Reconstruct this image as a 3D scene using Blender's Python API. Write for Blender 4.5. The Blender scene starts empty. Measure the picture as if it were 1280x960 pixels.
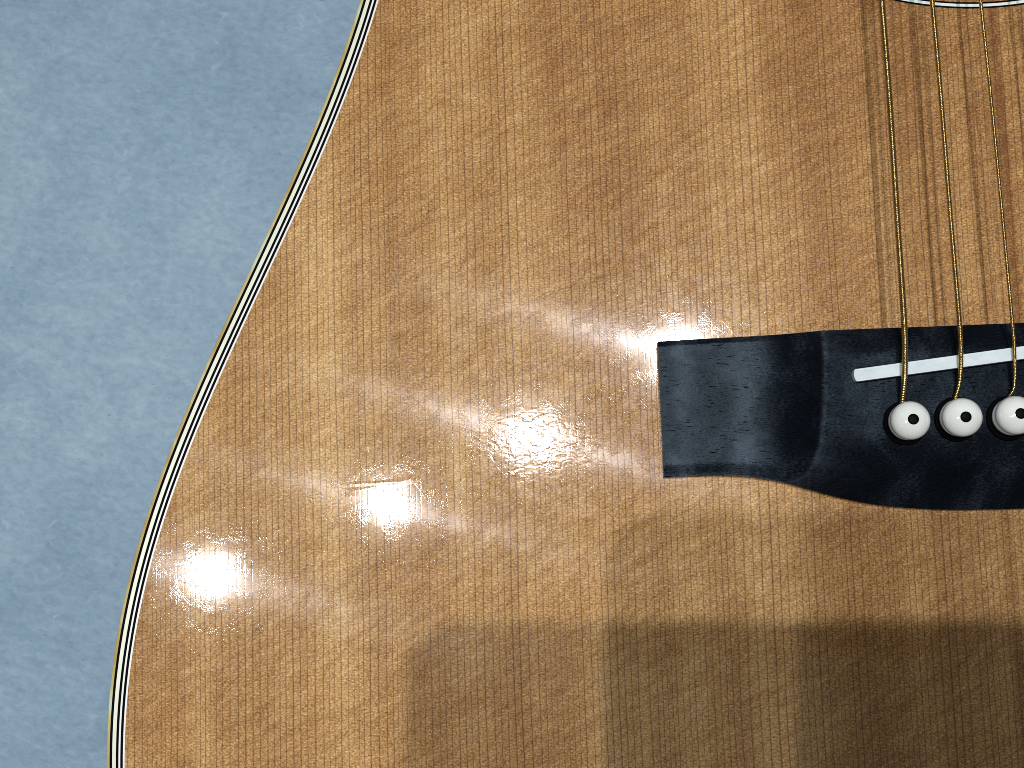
import bpy, bmesh, math, random
import numpy as np
from mathutils import Vector, Matrix
random.seed(4)
sc = bpy.context.scene
C = sc.collection

# ------------------------------------------------------------------ camera
FOC = 1472.0                    # focal length in photograph pixels (1280 wide)
TZ = 0.11                       # height of the guitar top above the floor
DIST = 0.245                    # lens above the guitar top
def nz(v):
    v = np.array(v, float); return v/np.linalg.norm(v)
_n = nz([100, 145, FOC])
_vy = -(FOC*FOC-440*100)/145.0
_d = nz([-440, _vy, FOC])
W = np.array([np.cross(_n, _d), _d, -_n])       # rows: world axes in camera coordinates
CAM = np.array([0, 0, TZ+DIST])
cam_d = bpy.data.cameras.new('camera')
cam = bpy.data.objects.new('camera', cam_d); C.objects.link(cam)
Rm = Matrix((( W[0,0], -W[0,1], -W[0,2]), (W[1,0], -W[1,1], -W[1,2]), (W[2,0], -W[2,1], -W[2,2])))
cam.matrix_world = Matrix.Translation(CAM) @ Rm.to_4x4()
cam_d.sensor_fit = 'HORIZONTAL'; cam_d.sensor_width = 36.0
cam_d.lens = 36.0*FOC/1280.0
cam_d.clip_start = 0.005; cam_d.clip_end = 60
sc.camera = cam

def P(px, py, h=0.0):
    """point of the photograph as a place h metres above the guitar top"""
    r = W @ np.array([px-640, py-480, FOC])
    return CAM + r*((DIST-h)/-r[2])

# ------------------------------------------------------------------ room light and lamps
w = bpy.data.worlds.new('World'); sc.world = w; w.use_nodes = True
wb = w.node_tree.nodes['Background']
wb.inputs[0].default_value = (0.93, 0.95, 1.0, 1); wb.inputs[1].default_value = 0.095
LAMPS = [  # where each lamp mirrors in the top, watts, radius
    ((852, 443), 62.0, 0.014), ((665, 545), 41.0, 0.012), ((487, 630), 20.0, 0.011), ((265, 720), 24.0, 0.025)]
LH = 1.9
for (px, py), en, rad in LAMPS:
    p = P(px, py); k = 1+LH/DIST
    ld = bpy.data.lights.new('spot_lamp', 'SPOT'); lo = bpy.data.objects.new('spot_lamp', ld); C.objects.link(lo)
    lo.location = (p[0]*k, p[1]*k, TZ+LH)
    lo.rotation_euler = (Vector((-.01, .01, TZ))-lo.location).to_track_quat('-Z', 'Y').to_euler()
    ld.energy = en; ld.shadow_soft_size = rad; ld.spot_size = math.radians(30); ld.spot_blend = 1.0
    ld.color = (1.0, 0.965, 0.925)

sc.view_settings.view_transform = 'Standard'; sc.view_settings.look = 'None'
sc.view_settings.exposure = 0.0; sc.view_settings.gamma = 1.0
sc.cycles.max_bounces = 6; sc.cycles.use_denoising = False
sc.cycles.sample_clamp_indirect = 4.0; sc.cycles.filter_width = 0.9

# ------------------------------------------------------------------ node helper
class S:
    def __init__(s, nt, o): s.nt, s.o = nt, o
    def m(s, op, *a, clamp=False):
        n = s.nt.nodes.new('ShaderNodeMath'); n.operation = op; n.use_clamp = clamp
        for i, v in enumerate((s,)+a):
            if isinstance(v, S): s.nt.links.new(v.o, n.inputs[i])
            else: n.inputs[i].default_value = v
        return S(s.nt, n.outputs[0])
    def __add__(s, b): return s.m('ADD', b)
    __radd__ = __add__
    def __mul__(s, b): return s.m('MULTIPLY', b)
    __rmul__ = __mul__
    def __sub__(s, b): return s.m('SUBTRACT', b)
    def __rsub__(s, b): return (s*-1.0)+b
    def __truediv__(s, b): return s.m('DIVIDE', b)
    def abs(s): return s.m('ABSOLUTE')
    def floor(s): return s.m('FLOOR')
    def fract(s): return s.m('FRACT')
    def pw(s, b): return s.m('POWER', b)
    def mx(s, b): return s.m('MAXIMUM', b)
    def mn(s, b): return s.m('MINIMUM', b)
    def clamp(s): return s.m('ADD', 0.0, clamp=True)
    def step(s, a, b):
        n = s.nt.nodes.new('ShaderNodeMapRange'); n.interpolation_type = 'SMOOTHSTEP'
        s.nt.links.new(s.o, n.inputs[0]); n.inputs[1].default_value = a; n.inputs[2].default_value = b
        if a > b:
            n.inputs[1].default_value = b; n.inputs[2].default_value = a
            n.inputs[3].default_value = 1; n.inputs[4].default_value = 0
        return S(s.nt, n.outputs[0])
class Mat:
    def __init__(s, name):
        s.m = bpy.data.materials.new(name); s.m.use_nodes = True; s.nt = s.m.node_tree
        s.b = s.nt.nodes['Principled BSDF']; s.out = s.nt.nodes['Material Output']
        tc = s.nt.nodes.new('ShaderNodeTexCoord'); sp = s.nt.nodes.new('ShaderNodeSeparateXYZ')
        s.nt.links.new(tc.outputs['Object'], sp.inputs[0]); s.co = tc.outputs['Object']
        s.x, s.y, s.z = (S(s.nt, sp.outputs[i]) for i in range(3))
    def vec(s, x, y, z=0.0):
        n = s.nt.nodes.new('ShaderNodeCombineXYZ')
        for i, v in enumerate((x, y, z)):
            if isinstance(v, S): s.nt.links.new(v.o, n.inputs[i])
            else: n.inputs[i].default_value = v
        return n.outputs[0]
    def noise(s, v, scale=1.0, detail=2.0, rough=0.5, dist=0.0):
        n = s.nt.nodes.new('ShaderNodeTexNoise'); s.nt.links.new(v, n.inputs['Vector'])
        n.inputs['Scale'].default_value = scale; n.inputs['Detail'].default_value = detail
        n.inputs['Roughness'].default_value = rough; n.inputs['Distortion'].default_value = dist
        return S(s.nt, n.outputs[0])
    def white(s, v):
        n = s.nt.nodes.new('ShaderNodeTexWhiteNoise'); n.noise_dimensions = '1D'
        s.nt.links.new(v.o, n.inputs['W']); return S(s.nt, n.outputs['Value'])
    def ramp(s, f, stops):
        n = s.nt.nodes.new('ShaderNodeValToRGB'); s.nt.links.new(f.o, n.inputs[0]); e = n.color_ramp.elements
        while len(e) < len(stops): e.new(0.5)
        for q, (p, c) in zip(e, stops): q.position = p; q.color = (*c, 1)
        return n.outputs[0]
    def mix(s, f, a, b, mode='MIX'):
        n = s.nt.nodes.new('ShaderNodeMix'); n.data_type = 'RGBA'; n.blend_type = mode
        for i, v in ((0, f), (6, a), (7, b)):
            if isinstance(v, S): s.nt.links.new(v.o, n.inputs[i])
            elif isinstance(v, tuple): n.inputs[i].default_value = (*v, 1)
            elif isinstance(v, (int, float)): n.inputs[i].default_value = v
            else: s.nt.links.new(v, n.inputs[i])
        return n.outputs[2]
    def bump(s, h, dist, strength=1.0, normal=None):
        n = s.nt.nodes.new('ShaderNodeBump'); s.nt.links.new(h.o, n.inputs['Height'])
        n.inputs['Distance'].default_value = dist; n.inputs['Strength'].default_value = strength
        if normal is not None: s.nt.links.new(normal, n.inputs['Normal'])
        return n.outputs[0]
    def set(s, **k):
        for a, v in k.items():
            i = s.b.inputs[a.replace('_', ' ')]
            if isinstance(v, S): s.nt.links.new(v.o, i)
            elif isinstance(v, tuple): i.default_value = (*v, 1) if len(v) == 3 else v
            elif isinstance(v, (int, float)): i.default_value = v
            else: s.nt.links.new(v, i)
        return s

# ------------------------------------------------------------------ mesh helpers
def obj(name, me, mat, parent=None, label=None, smooth=True):
    if isinstance(me, bmesh.types.BMesh):
        b = me; bmesh.ops.recalc_face_normals(b, faces=b.faces)
        me = bpy.data.meshes.new(name); b.to_mesh(me); b.free()
    o = bpy.data.objects.new(name, me); C.objects.link(o)
    if mat is not None and not me.materials: me.materials.append(mat)
    if parent: o.parent = parent
    if label: o['label'] = label
    if smooth:
        me.polygons.foreach_set('use_smooth', [True]*len(me.polygons))
    return o
def py(name, v, f):
    me = bpy.data.meshes.new(name); me.from_pydata([tuple(map(float, q)) for q in v], [], f); me.update(); return me
def thing(name, label, cat):
    o = bpy.data.objects.new(name, None); C.objects.link(o); o['label'] = label; o['category'] = cat; return o
def sharp(o, ang=35):
    m = o.modifiers.new('s', 'EDGE_SPLIT'); m.split_angle = math.radians(ang)
def catmull(pts, n=12, closed=False):
    out = []; N = len(pts); pts = [np.array(p, float) for p in pts]
    for i in range(N if closed else N-1):
        p0, p1, p2, p3 = (pts[(i+k) % N] if closed else pts[min(max(i+k, 0), N-1)] for k in (-1, 0, 1, 2))
        for j in range(n):
            t = j/n
            out.append(0.5*((2*p1)+(-p0+p2)*t+(2*p0-5*p1+4*p2-p3)*t*t+(-p0+3*p1-3*p2+p3)*t**3))
    if not closed: out.append(pts[-1])
    return out
def profile_ring(loop2d, nrm, prof):
    """sweep a closed profile of (offset outward, z) round a closed 2d loop"""
    v, f = [], []; n, m = len(loop2d), len(prof)
    for p, q in zip(loop2d, nrm):
        for o_, z in prof: v.append((p[0]+q[0]*o_, p[1]+q[1]*o_, z))
    for i in range(n):
        for j in range(m):
            a, b = i*m+j, i*m+(j+1) % m; c, d = ((i+1) % n)*m+(j+1) % m, ((i+1) % n)*m+j
            f.append((a, b, c, d))
    return v, f
def loop_normals(L):
    L = np.array(L); t = np.roll(L, -1, 0)-np.roll(L, 1, 0); t /= np.linalg.norm(t, axis=1)[:, None]
    nn = np.stack([t[:, 1], -t[:, 0]], 1)
    a = np.sum(L[:, 0]*np.roll(L[:, 1], -1)-np.roll(L[:, 0], -1)*L[:, 1])
    return nn if a > 0 else -nn
def lathe(prof, seg=48):
    b = bmesh.new(); rings = []
    for r, z in prof:
        if r < 1e-7: rings.append([b.verts.new((0, 0, z))])
        else: rings.append([b.verts.new((r*math.cos(a), r*math.sin(a), z)) for a in [2*math.pi*i/seg for i in range(seg)]])
    for A, B in zip(rings, rings[1:]):
        for i in range(seg):
            j = (i+1) % seg
            if len(A) == 1 and len(B) == 1: continue
            if len(A) == 1: b.faces.new((A[0], B[i], B[j]))
            elif len(B) == 1: b.faces.new((A[i], A[j], B[0]))
            else: b.faces.new((A[i], A[j], B[j], B[i]))
    return b

# ------------------------------------------------------------------ materials
def mk_floor():
    m = Mat('blue_grey_floor')
    big = m.noise(m.vec(m.x, m.y), 11, 3, .55, .4)
    mid = m.noise(m.vec(m.x*1.0+m.y*-.3, m.y*1.5+m.x*.5), 60, 4, .65, .6)
    fin = m.noise(m.vec(m.x*1.0+m.y*-.3, m.y*1.5+m.x*.4), 300, 3, .6, .4)
    dots = m.noise(m.vec(m.x, m.y*1.6), 420, 1, .5).step(.28, .20)
    t = big*.46+mid*.34+fin*.40-.10
    col = m.ramp(t, [(.30, (.165, .270, .370)), (.5, (.240, .368, .485)), (.72, (.36, .49, .60))])
    light = m.noise(m.vec(m.x*1.2+m.y*-.5, m.y*1.5+m.x*.6), 130, 2, .5, .8).step(.66, .76)
    col = m.mix(light*.5, col, (.36, .49, .61))
    col = m.mix(dots*.45, col, (.10, .17, .25))
    m.set(Base_Color=col, Roughness=.62, Specular_IOR_Level=.3, Normal=m.bump(mid*.6+fin*.9, .0010, .5))
    return m.m

def mk_spruce():
    m = Mat('aged_spruce_lacquer'); x, y = m.x, m.y
    # growth rings: uneven spacing across the plate, slight wander along it
    wan = m.noise(m.vec(x*1.0, y*1.0), 14, 2, .5)*.0012 + m.noise(m.vec(x*260, y*60), 1.0, 1, .5)*.00022 + m.noise(m.vec(x*300, y*1400), 1.0, 2, .6)*.00016
    spc = m.noise(m.vec(x*55, 3.3), 1.0, 2, .6)*.010 + m.noise(m.vec(x*210, 9.3), 1.0, 1, .5)*.0014
    u = (x+wan+spc)*(1/.00134)
    cell, fr = u.floor(), u.fract()
    r1, r2 = m.white(cell), m.white(cell+71.3)
    wd = .085+r2*.06
    d = fr.mn(1.0-fr)                                   # 0 at the ring boundary
    ln = (1.0-(d/wd)).clamp().pw(.8)
    brk = m.noise(m.vec(x*500, y*420), 1.0, 2, .6).step(.30, .52)
    line = ln*(.50+r1*.50)*(.80+brk*.20)
    early = fr*.5                                       # slow darkening inside one ring
    # wide bands near the centre seam
    wide = m.noise(m.vec(x*165+y*2.5, y*.8, 4.0), 1.0, 1, .55).step(.52, .70)
    near = x.step(.055, .085)
    tone = m.noise(m.vec(x*44+y*1.5, y*2.0), 1.0, 3, .6)
    cloud = m.noise(m.vec(x*16, y*13), 1.0, 3, .55, .3)
    # silk across the grain, diagonal: its sheen painted into the colour
    dg = m.noise(m.vec(x*150+y*90, y*560-x*350, 2.0), 1.0, 2, .6, .2)
    dg2 = m.noise(m.vec(x*30+y*18, y*120-x*70, 7.0), 1.0, 2, .5, .3)
    # short ray flecks
    fl = m.noise(m.vec(x*1300, y*3000), 1.0, 3, .65, .5)
    fl2 = m.noise(m.vec(x*2300+y*600, y*3000-x*500, 5.0), 1.0, 2, .6)
    glint = m.noise(m.vec(x*900+y*250, y*1900-x*300, 11.0), 1.0, 1, .5, .5).step(.70, .80)
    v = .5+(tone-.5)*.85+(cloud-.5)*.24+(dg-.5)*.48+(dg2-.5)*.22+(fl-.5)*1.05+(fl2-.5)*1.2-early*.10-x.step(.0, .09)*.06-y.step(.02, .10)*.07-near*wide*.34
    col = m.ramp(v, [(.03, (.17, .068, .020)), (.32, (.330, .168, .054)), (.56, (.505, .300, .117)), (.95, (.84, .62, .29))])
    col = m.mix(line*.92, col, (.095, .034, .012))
    col = m.mix(glint*.35, col, (.80, .62, .38))
    # lacquer surface: fine dips on the grain, orange peel, hairline scratches in every direction
    peel = m.noise(m.vec(x, y), 420, 1, .5)
    scr = None
    for i, a in enumerate([.12, .75, 1.4, 2.0, 2.6]):
        ca, sa = math.cos(a), math.sin(a)
        q = m.noise(m.vec((x*ca+y*sa)*1900, (y*ca-x*sa)*170, 3.7*i), 1.0, 0, .5, .25)
        k = (1.0-((q-.5).abs()*(1/.04))).clamp()
        scr = k if scr is None else scr+k
    scr = scr*m.noise(m.co, 300, 0).step(.40, .60)
    # dents and rubs that have a place of their own
    def spot(px, py_, rx, ry):
        c = P(px, py_); s_ = 6000.0
        dx = (x-float(c[0]))*(s_/rx); dy = (y-float(c[1]))*(s_/ry)
        return (1.0-(dx*dx+dy*dy).m('SQRT')).clamp()
    def seg(a, b, wpx):
        A, B = P(*a), P(*b); L = math.hypot(B[0]-A[0], B[1]-A[1]); tx, ty = (B[0]-A[0])/L, (B[1]-A[1])/L
        al = ((x-float((A[0]+B[0])/2))*float(tx)+(y-float((A[1]+B[1])/2))*float(ty)).abs()
        ac = ((x-float(A[0]))*float(-ty)+(y-float(A[1]))*float(tx)).abs()
        return (1.0-ac*(6000.0/wpx)).clamp()*al.step(L*.55, L*.42)
    ham = m.noise(m.vec(x*520, y*760), 1.0, 1, .5, .9)*spot(668, 560, 105, 62).step(.0, .5)
    dents = ham
    sg = seg((432, 616), (520, 598), 6)*.8+seg((432, 606), (500, 602), 3.5)*.7+seg((506, 703), (507, 724), 2.6)*2.0
    for a, b, k in (((718, 536), (768, 545), .7), ((590, 545), (600, 550), .6), ((620, 352), (615, 366), .7), ((677, 428), (676, 440), .5),
                    ((457, 558), (461, 563), .8)):
        sg = sg+seg(a, b, 1.5)*k
    n1 = m.bump(peel*.34-line*.12+fl*.035+scr*.055+dents*1.9+sg, .00001, 1.0)
    n2 = m.bump(scr*.8+peel*1.2+fl*.9-line*1.0, .00002, 1.0)
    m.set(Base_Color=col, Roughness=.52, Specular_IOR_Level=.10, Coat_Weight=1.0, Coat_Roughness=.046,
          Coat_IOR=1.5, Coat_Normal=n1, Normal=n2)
    nt = m.nt
    g = nt.nodes.new('ShaderNodeBsdfAnisotropic'); g.distribution = 'GGX'       # worn haze full of hairlines
    g.inputs['Roughness'].default_value = .17; g.inputs['Color'].default_value = (1, .97, .98, 1)
    nt.links.new(n2, g.inputs['Normal'])
    a = nt.nodes.new('ShaderNodeBsdfAnisotropic'); a.distribution = 'GGX'       # polishing marks, all one way
    a.inputs['Color'].default_value = (.93, .93, 1, 1); a.inputs['Roughness'].default_value = .122; a.inputs['Anisotropy'].default_value = .72
    tv = W @ np.array([-math.sin(.27), math.cos(.27), 0.0]); tn = m.vec(float(tv[0]), float(tv[1]), 0.0)
    nt.links.new(tn, a.inputs['Tangent']); nt.links.new(n1, a.inputs['Normal'])
    m.aniso = a; m.tangent = tv
    mx = nt.nodes.new('ShaderNodeMixShader'); mx.inputs[0].default_value = .0035
    nt.links.new(m.b.outputs[0], mx.inputs[1]); nt.links.new(g.outputs[0], mx.inputs[2])
    my = nt.nodes.new('ShaderNodeMixShader'); my.inputs[0].default_value = .0036
    nt.links.new(mx.outputs[0], my.inputs[1]); nt.links.new(a.outputs[0], my.inputs[2])
    nt.links.new(my.outputs[0], m.out.inputs[0])
    return m.m

def mk_ebony():
    m = Mat('blackened_ebony'); x, y = m.x, m.y
    yy = y+x*.10
    pores = m.noise(m.vec(x*420, yy*4200), 1.0, 1, .5, .2).step(.335, .27)
    where = m.noise(m.vec(x*120, y*160, 2.0), 1.0, 1).step(.40, .58)
    pores = pores*where
    dust = m.noise(m.vec(x*110, y*95, 1.0), 1.0, 4, .65, .5)
    fine = m.noise(m.vec(x*1500, yy*3400), 1.0, 3, .65)
    col = m.ramp(dust*.5+fine*.5, [(.36, (.0020, .0028, .0045)), (.52, (.0045, .0065, .010)), (.70, (.026, .036, .050))])
    at = m.nt.nodes.new('ShaderNodeAttribute'); at.attribute_name = 'wear_sheen'; wear_sheen = S(m.nt, at.outputs['Fac'])
    wd2 = m.noise(m.vec(x*420, yy*700, 6.0), 1.0, 3, .7, .3); wv = wear_sheen*(fine*.45+wd2*.45+dust*.35).step(.42, .82)
    col = m.mix(wv*.9, col, (.060, .082, .110))  # dusty wear and the facet's light, both mixed into the colour
    sp = m.noise(m.vec(x*900, y*900, 8.0), 1.0, 2, .6).step(.70, .80)*dust.step(.40, .60)
    col = m.mix(sp*.6, col, (.20, .26, .32))
    col = m.mix(pores*.92, col, (.003, .003, .005))
    m.set(Base_Color=col, Roughness=.31+(fine-.5)*.30+pores*.4, Specular_IOR_Level=(1.0-pores)*(.07+(fine-.5)*.18+dust.step(.35,.70)*.05), Specular_Tint=(.56, .77, 1.0),
          Normal=m.bump(fine*.4-pores*1.6+dust*.4, .00012, .8))
    return m.m
def mk_plain(name, c, rough, spec=.5, vary=.08, sc_=300, **k):
    m = Mat(name); n = m.noise(m.co, sc_, 3, .6)
    a = tuple(v*(1-vary) for v in c); b = tuple(min(1, v*(1+vary)) for v in c)
    m.set(Base_Color=m.ramp(n, [(.3, a), (.7, b)]), Roughness=rough, Specular_IOR_Level=spec,
          Normal=m.bump(n, .00004, .5), **k)
    return m.m
def mk_bone():
    m = Mat('bone_saddle'); n = m.noise(m.vec(m.x*300, m.y*500), 1, 3, .6)
    st = m.noise(m.vec(m.x*420, m.y*900, 3), 1.0, 3, .7, .5).step(.66, .80)
    col = m.mix(st*.5, m.ramp(n, [(.3, (.54, .65, .72)), (.7, (.68, .78, .84))]), (.34, .33, .30))
    m.set(Base_Color=col, Roughness=.38, Normal=m.bump(n, .00005, .6)); return m.m
def mk_khaki():
    m = Mat('yellowed_binding'); n = m.noise(m.vec(m.x*60, m.y*60), 1, 3, .6); f = m.noise(m.vec(m.x*700, m.y*160), 1, 2, .6)
    m.set(Base_Color=m.ramp(n*.75+f*.25, [(.42, (.46, .34, .11)), (.55, (.56, .48, .22)), (.62, (.62, .68, .48))]), Roughness=.35,
          Coat_Weight=.6, Coat_Roughness=.1); return m.m
def mk_bronze():
    m = Mat('phosphor_bronze'); n = m.noise(m.co, 900, 2, .6)
    m.set(Base_Color=m.ramp(n, [(.3, (.36, .24, .085)), (.7, (.62, .46, .19))]), Metallic=1.0, Roughness=.22); return m.m
def mk_pearl():
    m = Mat('pearl_ring'); n = m.noise(m.co, 260, 2, .6, 1.5)
    m.set(Base_Color=m.ramp(n, [(.3, (.58, .76, .72)), (.5, (.74, .86, .82)), (.7, (.84, .82, .88))]), Roughness=.2, Coat_Weight=1.0, Coat_Roughness=.05); return m.m
FLOOR, SPRUCE, EBONY = mk_floor(), mk_spruce(), mk_ebony()
BLACK = mk_plain('black_fibre', (.0015, .002, .004), .6, .03)
CREAM = mk_plain('cream_plastic', (.74, .80, .66), .3, vary=.04)
WHITE = mk_plain('white_plastic', (.80, .84, .84), .3, vary=.04)
PIN = mk_plain('ivory_plastic', (.80, .87, .86), .13, vary=.05, Coat_Weight=1.0, Coat_Roughness=.04)
DOT = mk_plain('black_dot', (.002, .002, .003), .5, .04)
HOLE_SHADE = mk_plain('countersink_shade', (.002, .002, .003), .8, .03)  # black standing in for shade in the uncut pin holes and slot
ROSE = mk_plain('rosewood', (.13, .055, .03), .35, vary=.4, sc_=90, Coat_Weight=.6)
MAHO = mk_plain('mahogany', (.22, .10, .05), .4, vary=.3, sc_=90, Coat_Weight=.5)
BONE, KHAKI, BRONZE, PEARL = mk_bone(), mk_khaki(), mk_bronze(), mk_pearl()
NICKEL = mk_plain('nickel', (.7, .7, .68), .25, Metallic=1.0)
STEEL = mk_plain('plain_steel', (.75, .74, .7), .22, Metallic=1.0)
GLASS = mk_plain('dark_lens_glass', (.01, .01, .015), .05)
PHONE = mk_plain('graphite_phone_back', (.05, .05, .055), .35)
INSIDE = mk_plain('unfinished_wood_inside', (.30, .18, .09), .8, vary=.2, sc_=80)

# ------------------------------------------------------------------ floor
b = bmesh.new(); bmesh.ops.create_grid(b, x_segments=8, y_segments=8, size=3.0)
fl = obj('floor', b, FLOOR); fl['kind'] = 'structure'

# ------------------------------------------------------------------ the guitar
G = thing('acoustic_guitar', 'orange brown steel string acoustic guitar lying face up on the blue grey floor', 'guitar')

edge_px = [(474, 0), (455, 60), (430.5, 120), (381.5, 240), (345.8, 320), (299.3, 420), (252.7, 520), (237.2, 560),
           (196.2, 680), (176, 760), (168, 800), (160.2, 860), (159.0, 880), (155.8, 960)]
ew = np.array([P(*q)[:2] for q in edge_px])
extra = np.array([P(490, -70)[:2], P(157, 1040)[:2], P(163, 1100)[:2]])
allp = np.vstack([ew, extra]); wt = np.array([1.0]*len(ew)+[.5, .6, .6])
cf = np.polyfit(allp[:, 1]*10, allp[:, 0], 6, w=wt)
XC = float(P(1302, 500, .012)[0])                  # centre seam
y_hi, y_lo = P(474, -20)[1], P(157, 1010)[1]
vis = [(np.polyval(cf, y*10), y) for y in np.linspace(y_lo, y_hi, 70)]
dx_ = lambda px, py_: tuple(P(px, py_)[:2])
xl, yl = vis[0]; xh, yh = vis[-1]
# lower bout down to the tail, and waist and upper bout up to the neck (outside the photograph)
low = [(XC, yl-.105), (XC-.050, yl-.1035), (XC-.100, yl-.093), (XC-.140, yl-.071), (XC-.168, yl-.040), (xl+.0035, yl-.016)]
slope = (vis[-1][0]-vis[-6][0])/(vis[-1][1]-vis[-6][1])
wx = xh+.0165
high = [(xh+.0068, yh+.028), (wx-.004, yh+.055), (wx-.003, yh+.085), (wx-.010, yh+.115), (wx-.0155, yh+.150), (wx-.012, yh+.185),
        (wx+.006, yh+.215), (wx+.035, yh+.236), (wx+.07, yh+.243), (XC-.028, yh+.244), (XC, yh+.244)]
half = catmull(low+[vis[0], vis[3]], 10)
k0 = 10*len(low); half = half[:k0]+[np.array(v) for v in vis]
hh = catmull([vis[-4], vis[-1]]+high, 10); half = half[:-1]+hh[10:]
loop = half+[np.array((2*XC-p[0], p[1])) for p in half[-2:0:-1]]
loop = np.array(loop); NR = loop_normals(loop)
# sound hole
sh_px = P(1218, 9.8)
ROS_R = .0705
sy = float(sh_px[1])+ROS_R*.9965
SHC = np.array([XC, sy]); HOLE_R = .0505
hole = np.array([SHC+HOLE_R*np.array([math.cos(a), math.sin(a)]) for a in np.linspace(0, 2*math.pi, 97)[:-1]])

def plate(name, outer, holes, z0, z1, mat, label=None):
    b = bmesh.new()
    es = []
    for L in [outer]+holes:
        vs = [b.verts.new((p[0], p[1], z1)) for p in L]
        es += [b.edges.new((vs[i], vs[(i+1) % len(vs)])) for i in range(len(vs))]
    bmesh.ops.triangle_fill(b, edges=es, use_beauty=True, use_dissolve=False)
    r = bmesh.ops.extrude_face_region(b, geom=b.faces[:])
    for e in r['geom']:
        if isinstance(e, bmesh.types.BMVert): e.co.z = z0
    return obj(name, b, mat, G, label, smooth=False)
EPS = .00001
plate('soundboard', loop, [hole], TZ-.0028, TZ, SPRUCE)
lines = [('purfling', .00038, WHITE, 'thin white line beside the spruce'), ('purfling', .00056, BLACK, 'black line, innermost of three'),
         ('purfling', .00038, WHITE, 'thin bluish white line between two black lines'), ('purfling', .00056, BLACK, 'middle black line'),
         ('purfling', .00078, CREAM, 'broad cream line'), ('purfling', .00056, BLACK, 'outermost black line')]
off = 0.0
for nm, wd, mt, lb in lines:
    v, f = profile_ring(loop, NR, [(off, TZ-.003), (off+wd, TZ-.003), (off+wd, TZ+.00002), (off, TZ+.00002)])
    obj(nm, py(nm, v, f), mt, G, lb, smooth=False); off += wd
bw = .00098; zt = TZ
prof = [(off, zt-.006)]+[(off+bw, zt-.006), (off+bw, zt-.0012)]+[(off+bw*(1-.0)-(.0006)*(1-math.cos(a)), zt-.0012+.0011*math.sin(a)) for a in (.4, .8, 1.2, 1.57)]+[(off, zt-.00002)]
v, f = profile_ring(loop, NR, prof); obj('binding', py('binding', v, f), KHAKI, G, 'yellowed cream binding on the rim edge', smooth=False)
tot = off+bw
v, f = profile_ring(loop, NR, [(tot-.0025, .006), (tot-.0003, .006), (tot-.0003, zt-.006), (tot-.0025, zt-.006)])
obj('side', py('side', v, f), ROSE, G, smooth=False)
plate('back', loop+NR*(tot-.0004), [], 0.0004, .006, ROSE)
# rosette: black, pearl, black; then finer inner rings
def ring(r0, r1, mat, label, nm='rosette_ring'):
    A = np.linspace(0, 2*math.pi, 193)[:-1]; L = [SHC+r0*np.array([math.cos(a), math.sin(a)]) for a in A]
    n = [np.array([math.cos(a), math.sin(a)]) for a in A]
    v, f = profile_ring(L, n, [(0, TZ-.001), (r1-r0, TZ-.001), (r1-r0, TZ+.00003), (0, TZ+.00003)])
    return obj(nm, py(nm, v, f), mat, G, label, smooth=False)
R0 = ROS_R
ring(R0-.0004, R0, BLACK, 'outer black ring')
ring(R0-.0010, R0-.0004, PEARL, 'pale pearl ring')
ring(R0-.0014, R0-.0010, BLACK, 'black ring inside the pearl')
ring(.0615, .0618, BLACK, 'thin black ring of the inner rosette'); ring(.0585, .0615, PEARL, 'broad pearl band'); ring(.0582, .0585, BLACK, 'black ring near the sound hole')

# ------------------------------------------------------------------ bridge (a height field with ridge, scooped wing and belly)
HC, HWg = .0092, .0030
up = np.array([P(px, py_, h)[:2] for px, py_, h in [(823, 427, .0030), (864, 423.5, .0030), (950, 418, .0040), (1025, 414.5, .0068), (1115, 409, .0075), (1200, 405.5, .0075), (1280, 403, .0075)]])
lo_ = np.array([P(px, py_, h)[:2] for px, py_, h in [(828, 597, .0015), (860, 595.5, .0015), (894, 594.5, .0015), (931, 596, .001), (969, 601.5, .001), (1006, 611, 0), (1044, 621.5, 0), (1100, 632, 0), (1175, 637.0, 0), (1240, 636.5, 0), (1290, 635, 0)]])
rd = [P(px, py_, h)[:2] for px, py_, h in [(978, 602.5, .0035), (1000, 598, .0045), (1012, 587, .006), (1020, 567, .0078), (1025, 540, .0085), (1028, 500, .0088), (1028.5, 455, .0088), (1027.5, 413, .0070)]]
upf = np.polyfit((up[:, 0]-.05)*20, up[:, 1], 3)
def U(x): return float(np.polyval(upf, (x-.05)*20))
losp = np.array(catmull(list(lo_), 10))
def Lo(x): return float(np.interp(x, losp[:, 0], losp[:, 1]))
XL = float(P(824.5, 500)[0])
rt = [( (q[1]-Lo(q[0]))/(U(q[0])-Lo(q[0])), q[0]) for q in rd]
rt[0] = (0.0, rt[0][1]); rt[-1] = (1.0, rt[-1][1])
rts = np.array(catmull([np.array(r) for r in rt], 8))
def XR(t): return float(np.interp(t, rts[:, 0], rts[:, 1]))
def sm(a, b, x):
    t = min(max((x-a)/(b-a), 0), 1); return t*t*(3-2*t)
def hgt(x, t):
    xr = XR(t)
    belly = min(t/(.36+.12*sm(0, .03, x-XR(t))), 1.0)
    hc = .0022+(HC-.0022)*(1-(1-belly)**1.9)
    hc -= .0024*max(0, (t-.84)/.16)**1.7
    if x <= xr:
        p = (x-XL)/(xr-XL); g = max(0, (p-.42)/.58)
        hw = HWg-.0003*sm(.1, 0, t)-.0004*sm(.96, 1, t)
        hw += .0009*math.exp(-((p-.60)/.0001)**2)*0
        hc += .0009*min(1, t*4)*(1-sm(.72, 1, t)); return hw+max(0, hc-hw)*(g**2.7)
    s_ = (x-xr)/.006
    return hc+.0009*math.exp(-s_*1.5)*min(1, t*4)*(1-sm(.72, 1, t))
NT, N1, N2 = 90, 110, 90
ts = [0.5*(1-math.cos(math.pi*j/NT))*.35+(j/NT)*.65 for j in range(NT+1)]
grid = []
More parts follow.
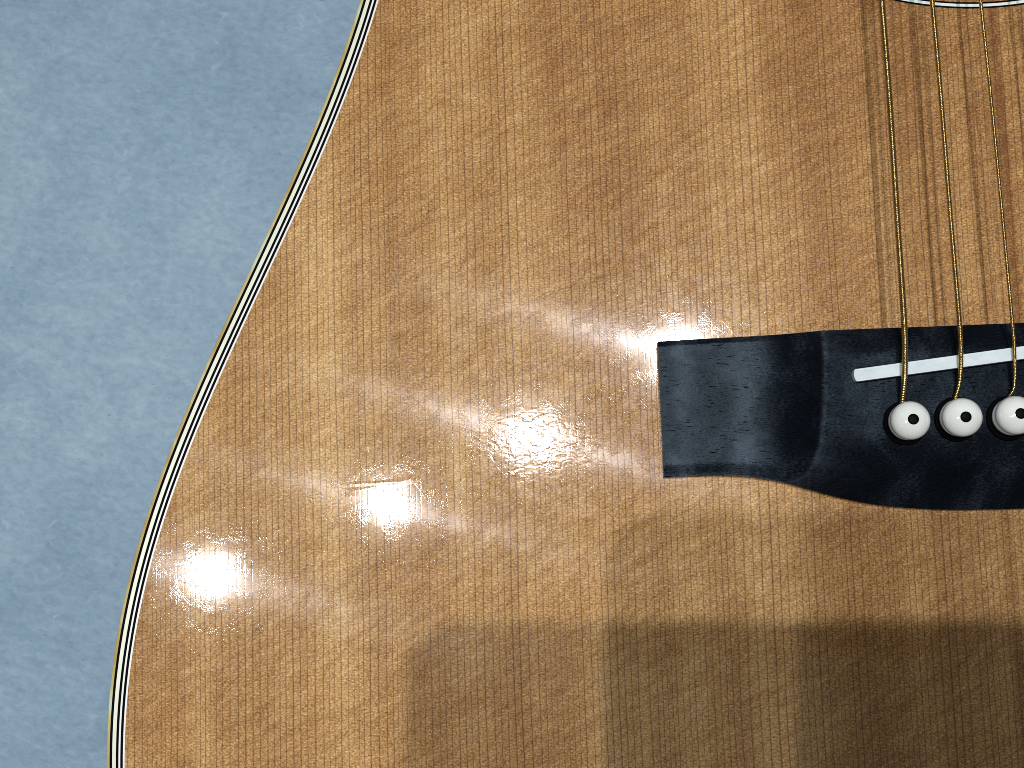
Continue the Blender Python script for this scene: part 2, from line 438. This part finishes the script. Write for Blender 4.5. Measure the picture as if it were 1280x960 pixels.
for t in ts:
    xr = XR(t); row = [XL+(xr-XL)*i/N1 for i in range(N1+1)]
    row += [xr+(XC-xr)*(i/N2) for i in range(1, N2+1)]
    rowp = []
    for x in row:
        y = Lo(x)+(U(x)-Lo(x))*t; rowp.append((x, y, TZ+hgt(x, t)))
    grid.append(rowp)
cols = len(grid[0])
full = [r+[(2*XC-p[0], p[1], p[2]) for p in r[-2::-1]] for r in grid]
nc = len(full[0]); v = [p for r in full for p in r]; f = []
for j in range(NT):
    for i in range(nc-1): f.append((j*nc+i, j*nc+i+1, (j+1)*nc+i+1, (j+1)*nc+i))
bd = [i for i in range(nc)]+[j*nc+nc-1 for j in range(1, NT+1)]+[NT*nc+i for i in range(nc-2, -1, -1)]+[j*nc for j in range(NT-1, 0, -1)]
base = len(v); cx_, cy_ = XC, .5*(Lo(XC)+U(XC))
for q in bd: v.append((v[q][0], v[q][1], TZ+.00001))
for k in range(len(bd)):
    a, c = bd[k], bd[(k+1) % len(bd)]; f.append((c, a, base+k, base+(k+1) % len(bd)))
bme = py('bridge', v, f)
wr = bme.attributes.new('wear_sheen', 'FLOAT', 'POINT')      # rubbed, dusty crest, plus the lit facet's brightness painted beside the ridge
def wear_sheen_at(x, t):
    x = min(x, 2*XC-x); d = x-XR(t)
    e = (.7*math.exp(-(d/.0006)**2)+.65*math.exp(-d/.0040) if d > 0 else .85*math.exp(-(d/.00028)**2))*(.55+.45*min(1, t*3))
    return min(1, e+(.35*math.exp(-((x-XL-.0045)/.002)**2)+.30*math.exp(-((x-XL-.0195)/.0035)**2) if d < 0 else 0))
wvals = [wear_sheen_at(p[0], ts[j]) for j, r_ in enumerate(full) for p in r_]; wvals += [0.0]*(len(v)-len(wvals))
wr.data.foreach_set('value', wvals)
bridge = obj('bridge', bme, EBONY, G); sharp(bridge, 24)

# saddle, inside a black border that paints the slot's shade
def saddle_mesh(off, zlo, zhi, grow=0.0, crown=True):
    a = P(1067.5, 469.5, .0115)[:2]; c = P(1280, 440.5, .0115)[:2]; t = (c-a)/np.linalg.norm(c-a); n = np.array([-t[1], t[0]])
    L = 2*(XC-a[0])/t[0]*.985; w_ = .00122+grow
    b = bmesh.new(); out = []
    N = 8
    for e in range(2):
        for k in range(N+1):
            th = math.pi/2+math.pi*k/N if e == 0 else -math.pi/2+math.pi*k/N
            cc = a+t*(w_*.42-grow if e == 0 else L)
            out.append(cc+t*(math.cos(th)*w_*.42)+n*(math.sin(th)*w_))
    lo = [b.verts.new((p[0], p[1], zlo)) for p in out]
    cen = lambda p: ((p-a)@t)/L
    if crown:
        mid = [b.verts.new((p[0], p[1], zhi-.00025)) for p in out]
        ins = [p+(a+t*((p-a)@t)-p)*.14 for p in out]
        top = [b.verts.new((p[0]+t[0]*(.0006 if cen(p) < .05 else 0), p[1], zhi+(.0 if cen(p) > .03 else -.0004))) for p in ins]
        rings = [lo, mid, top]
    else:
        top = [b.verts.new((p[0], p[1], zhi)) for p in out]; rings = [lo, top]
    for A, B in zip(rings, rings[1:]):
        for i in range(len(A)): b.faces.new((A[i], A[(i+1) % len(A)], B[(i+1) % len(A)], B[i]))
    b.faces.new(rings[-1]); b.faces.new(lo[::-1])
    return b
SZ = TZ+HC+.0001
o = obj('saddle', saddle_mesh(0, TZ+.004, TZ+HC+.0026), BONE, bridge, smooth=True); sharp(o, 40)
obj('saddle_slot_shade', saddle_mesh(0, TZ+.004, SZ+.00008, .00022, False), HOLE_SHADE, bridge, smooth=False)

# pins: ball head on a collar over a black disc painting the shade of an uncut hole
pin_prof = [(0, .0059), (.0010, .00582), (.0020, .00555), (.0029, .00505), (.00355, .0044), (.00388, .0037), (.00398, .0030),
            (.0039, .0023), (.0036, .0018), (.00335, .0015), (.00345, .0013), (.0038, .0011), (.00385, .0003), (.0030, -.001), (0, -.001)]
pin_px = [(1139, 526), (1204, 521), (1270, 520)]
pc = [P(px, py_, HC+.0001+.0032)[:2] for px, py_ in pin_px]
pitch = np.mean(np.diff([p[0] for p in pc]))
for k in range(3, 6): pc.append(np.array([pc[0][0]+pitch*k, pc[2][1]-(0, .0005, .0004, .0003)[k-2]]))
pm = lathe(pin_prof); pin0 = obj('bridge_pin', pm, PIN); dot0 = obj('pin_dot', lathe([(0, .00596), (.0007, .00593), (.00110, .00584), (.00116, .0056), (0, .0055)], 32), DOT)
hol0 = obj('pin_hole_shade', lathe([(0, .00035), (.0040, .00030), (.00432, .00018), (.00445, -.0004), (0, -.0004)], 40), HOLE_SHADE)
for k, p in enumerate(pc):
    if k == 0: a, d_, h_ = pin0, dot0, hol0
    else:
        a, d_, h_ = pin0.copy(), dot0.copy(), hol0.copy()
        for q in (a, d_, h_): C.objects.link(q)
    a.parent = G; h_.parent = G; d_.parent = a
    a.location = (p[0], p[1], SZ); a.scale = (.95, .95, 1.0); a.rotation_euler = (random.uniform(-.05, .05), random.uniform(-.05, .05), k*1.3)
    h_.location = (p[0]-.0003, p[1]-.0002, SZ+.0); h_.parent = bridge
    a.location.x += random.uniform(-.0001, .0001)

# ------------------------------------------------------------------ strings
st_px = [  # top of frame, mid, at bridge edge, at saddle, going down, at the pin; radius
    ([(1102, 0), (1111.5, 120), (1122, 280), (1130.3, 405), (1131, 462), (1129.5, 490), (1127, 506)], .00065, BRONZE),
    ([(1165.2, 0), (1176, 120), (1188, 270), (1199.5, 405), (1201, 447), (1199.5, 478), (1193, 500)], .00050, BRONZE),
    ([(1225.6, 0), (1238.5, 120), (1252, 260), (1265.2, 400), (1268, 437), (1267.8, 482), (1259.5, 498)], .00037, BRONZE)]
paths = []
for pts, r, mt in st_px:
    hs = [.0115, .0117, .0119, .0121, .0122, .0107, .0090]
    Q = [P(px, py_, h+r) for (px, py_), h in zip(pts, hs)]
    Q[5][2] = TZ+.0110; Q[6] = np.array([*P(pts[6][0], pts[6][1], .0094)[:2], TZ+.0094])
    Q.append(Q[6]+np.array([-.0003, -.0016, -.0012]))
    paths.append((Q, r, mt))
NUTY = paths[0][0][4][1]+.645
def nutx(k): return XC-.0185+.0074*k
for k, (r, mt) in enumerate([(.00030, BRONZE), (.00020, STEEL), (.00015, STEEL)]):
    q0 = paths[2][0]; q1 = paths[0][0]; Q = []
    for j in range(len(q0)):
        base_ = q0[j]; t = (base_[1]-q0[4][1])/.645
        sp = .0108*(1-t)+.0074*t if t > 0 else .0108
        Q.append(np.array([base_[0]+sp*(k+1), base_[1], base_[2]]))
    paths.append((Q, r, mt))
def tube(Q, r, mat, k):
    wound = mat is BRONZE
    Q = [np.array(q) for q in Q]
    far = np.array([nutx(k), NUTY, TZ+.0098]); d0 = far-Q[0]
    pts = [far, far*.5+Q[0]*.5] + Q
    cu = catmull(Q, 60)
    L = [0]
    for a, c in zip(cu, cu[1:]): L.append(L[-1]+np.linalg.norm(c-a))
    cu = np.array(cu); L = np.array(L); cut = L[-1]
    pitch_ = max(.00036, r*.62) if wound else .002
    pitch_ = {0: .00036, 1: .00032, 2: .00028, 3: .00028}.get(k, .002)
    step = pitch_/6 if wound else .0006
    s_ = np.arange(0, cut, step); P3 = np.stack([np.interp(s_, L, cu[:, i]) for i in range(3)], 1)
    n_ = 14; v, f = [], []
    T = np.gradient(P3, axis=0); T /= np.linalg.norm(T, axis=1)[:, None]
    A = np.cross(T, [0, 0, 1.0]); A /= np.linalg.norm(A, axis=1)[:, None]; B = np.cross(A, T)
    th = np.arange(n_)/n_*2*math.pi
    amp = r*.24 if wound else 0
    for i in range(len(P3)):
        ph = (s_[i]/pitch_+th/(2*math.pi))*2*math.pi
        rr = r-amp+amp*np.abs(np.sin(ph/2))**.7*1.0
        ring_ = P3[i]+np.outer(np.cos(th)*rr, A[i])+np.outer(np.sin(th)*rr, B[i])
        v.extend(ring_.tolist())
    # plain run on to the nut
    m0 = len(P3); first = P3[0]
    for j in range(m0-1):
        for q in range(n_): f.append((j*n_+q, j*n_+(q+1) % n_, (j+1)*n_+(q+1) % n_, (j+1)*n_+q))
    b0 = len(v)
    for j in range(9):
        c = first+(far-first)*(j/8)
        v.extend((c+np.outer(np.cos(th)*r*.96, A[0])+np.outer(np.sin(th)*r*.96, B[0])).tolist())
    for j in range(8):
        for q in range(n_): f.append((b0+j*n_+q, b0+(j+1)*n_+q, b0+(j+1)*n_+(q+1) % n_, b0+j*n_+(q+1) % n_))
    return py('guitar_string', v, f)
lb = ['thickest bronze wound string', 'second thickest bronze wound string', 'third bronze wound string', None, None, None]
for k, (Q, r, mt) in enumerate(paths):
    obj('guitar_string', tube(Q, r, mt, k), mt, G, lb[k])
# bright ball-end wrap of the third string where it dives under its pin
q = P(1262.5, 491, .0103)

# ------------------------------------------------------------------ neck, outside the photograph
def box(name, x0, x1, y0, y1, z0, z1, mat, parent=G, bev=.0008, label=None):
    b = bmesh.new(); bmesh.ops.create_cube(b, size=1)
    for q in b.verts: q.co = Vector(((x0+x1)/2+q.co.x*(x1-x0), (y0+y1)/2+q.co.y*(y1-y0), (z0+z1)/2+q.co.z*(z1-z0)))
    if bev: bmesh.ops.bevel(b, geom=b.edges[:], offset=bev, segments=2, affect='EDGES')
    return obj(name, b, mat, parent, label, smooth=False)
fy0 = float(SHC[1]+.0535)
box('fingerboard', XC-.027, XC+.027, fy0, NUTY, TZ+.0001, TZ+.006, EBONY)
body_top = yh+.244
box('neck', XC-.026, XC+.026, body_top+.004, NUTY, TZ-.022, TZ-.0001, MAHO, bev=.006)
box('nut', XC-.0225, XC+.0225, NUTY+.0002, NUTY+.006, TZ+.0001, TZ+.0095, BONE)
box('headstock', XC-.034, XC+.034, NUTY+.0064, NUTY+.19, TZ-.018, TZ-.002, MAHO, bev=.003)
fret0 = None
for n in range(1, 20):
    yy_ = NUTY-.645*(1-2**(-n/12))
    if yy_ < fy0+.002: break
    if fret0 is None: fret0 = box('fret', -.0265, .0265, -.0011, .0011, TZ+.0055, TZ+.0071, NICKEL, bev=.0004); fr_ = fret0
    else: fr_ = fret0.copy(); C.objects.link(fr_)
    fr_.location = (XC, yy_, 0)
tun0 = None
for s_ in (-1, 1):
    for k in range(3):
        if tun0 is None: t_ = tun0 = obj('tuning_peg', lathe([(0, .010), (.003, .010), (.003, .001), (.006, .001), (.006, 0), (0, 0)], 20), NICKEL, G)
        else: t_ = tun0.copy(); C.objects.link(t_)
        t_.location = (XC+s_*.024, NUTY+.04+k*.05, TZ-.002)
# braces and lining inside are hidden; only the inner face of the back is seen through the hole

# ------------------------------------------------------------------ the phone that takes the picture and throws the rounded shadows
ph = thing('mobile_phone', 'dark mobile phone held above the guitar with its lenses towards it', 'phone')
def rrect(x0, x1, y0, y1, r, n=10):
    o_ = []
    for cx, cy, a0 in ((x1-r, y1-r, 0), (x0+r, y1-r, 90), (x0+r, y0+r, 180), (x1-r, y0+r, 270)):
        for i in range(n+1):
            a = math.radians(a0+90*i/n); o_.append((cx+r*math.cos(a), cy+r*math.sin(a)))
    return o_
def slab(L, z0, z1, bev=.0015):
    b = bmesh.new(); cx = np.mean([p[0] for p in L]); cy = np.mean([p[1] for p in L])
    lv = []
    for z, s_ in ((z0, bev), (z0+bev, 0), (z1-bev, 0), (z1, bev)):
        ring_ = []
        for p in L:
            dx, dy = p[0]-cx, p[1]-cy; d = math.hypot(dx, dy); ring_.append(b.verts.new((p[0]-dx/d*s_, p[1]-dy/d*s_, z)))
        lv.append(ring_)
    for A, B in zip(lv, lv[1:]):
        for i in range(len(A)): b.faces.new((A[i], A[(i+1) % len(A)], B[(i+1) % len(A)], B[i]))
    b.faces.new(lv[0][::-1]); b.faces.new(lv[-1]); return b
ph.matrix_world = cam.matrix_world.copy()
obj('phone_body', slab(rrect(-.0125, .1385, -.0615, .0135, .0105), .0022, .0100), PHONE, ph, smooth=False)
obj('phone_screen', slab(rrect(-.0105, .1365, -.0595, .0125, .009), .0101, .0106, .0002), GLASS, ph, smooth=False)
def lens_at(x, y):
    o_ = obj('lens_ring', lathe([(.0050, .0022), (.0050, .0004), (.0056, .0003), (.0062, .0004), (.0062, .0022)], 32), NICKEL, ph)
    o_.location = (x, y, 0); g = obj('lens_glass', lathe([(0, .0012), (.0050, .0012)], 32), GLASS, o_); return o_
lens_at(0, 0); lens_at(.0, -.017)
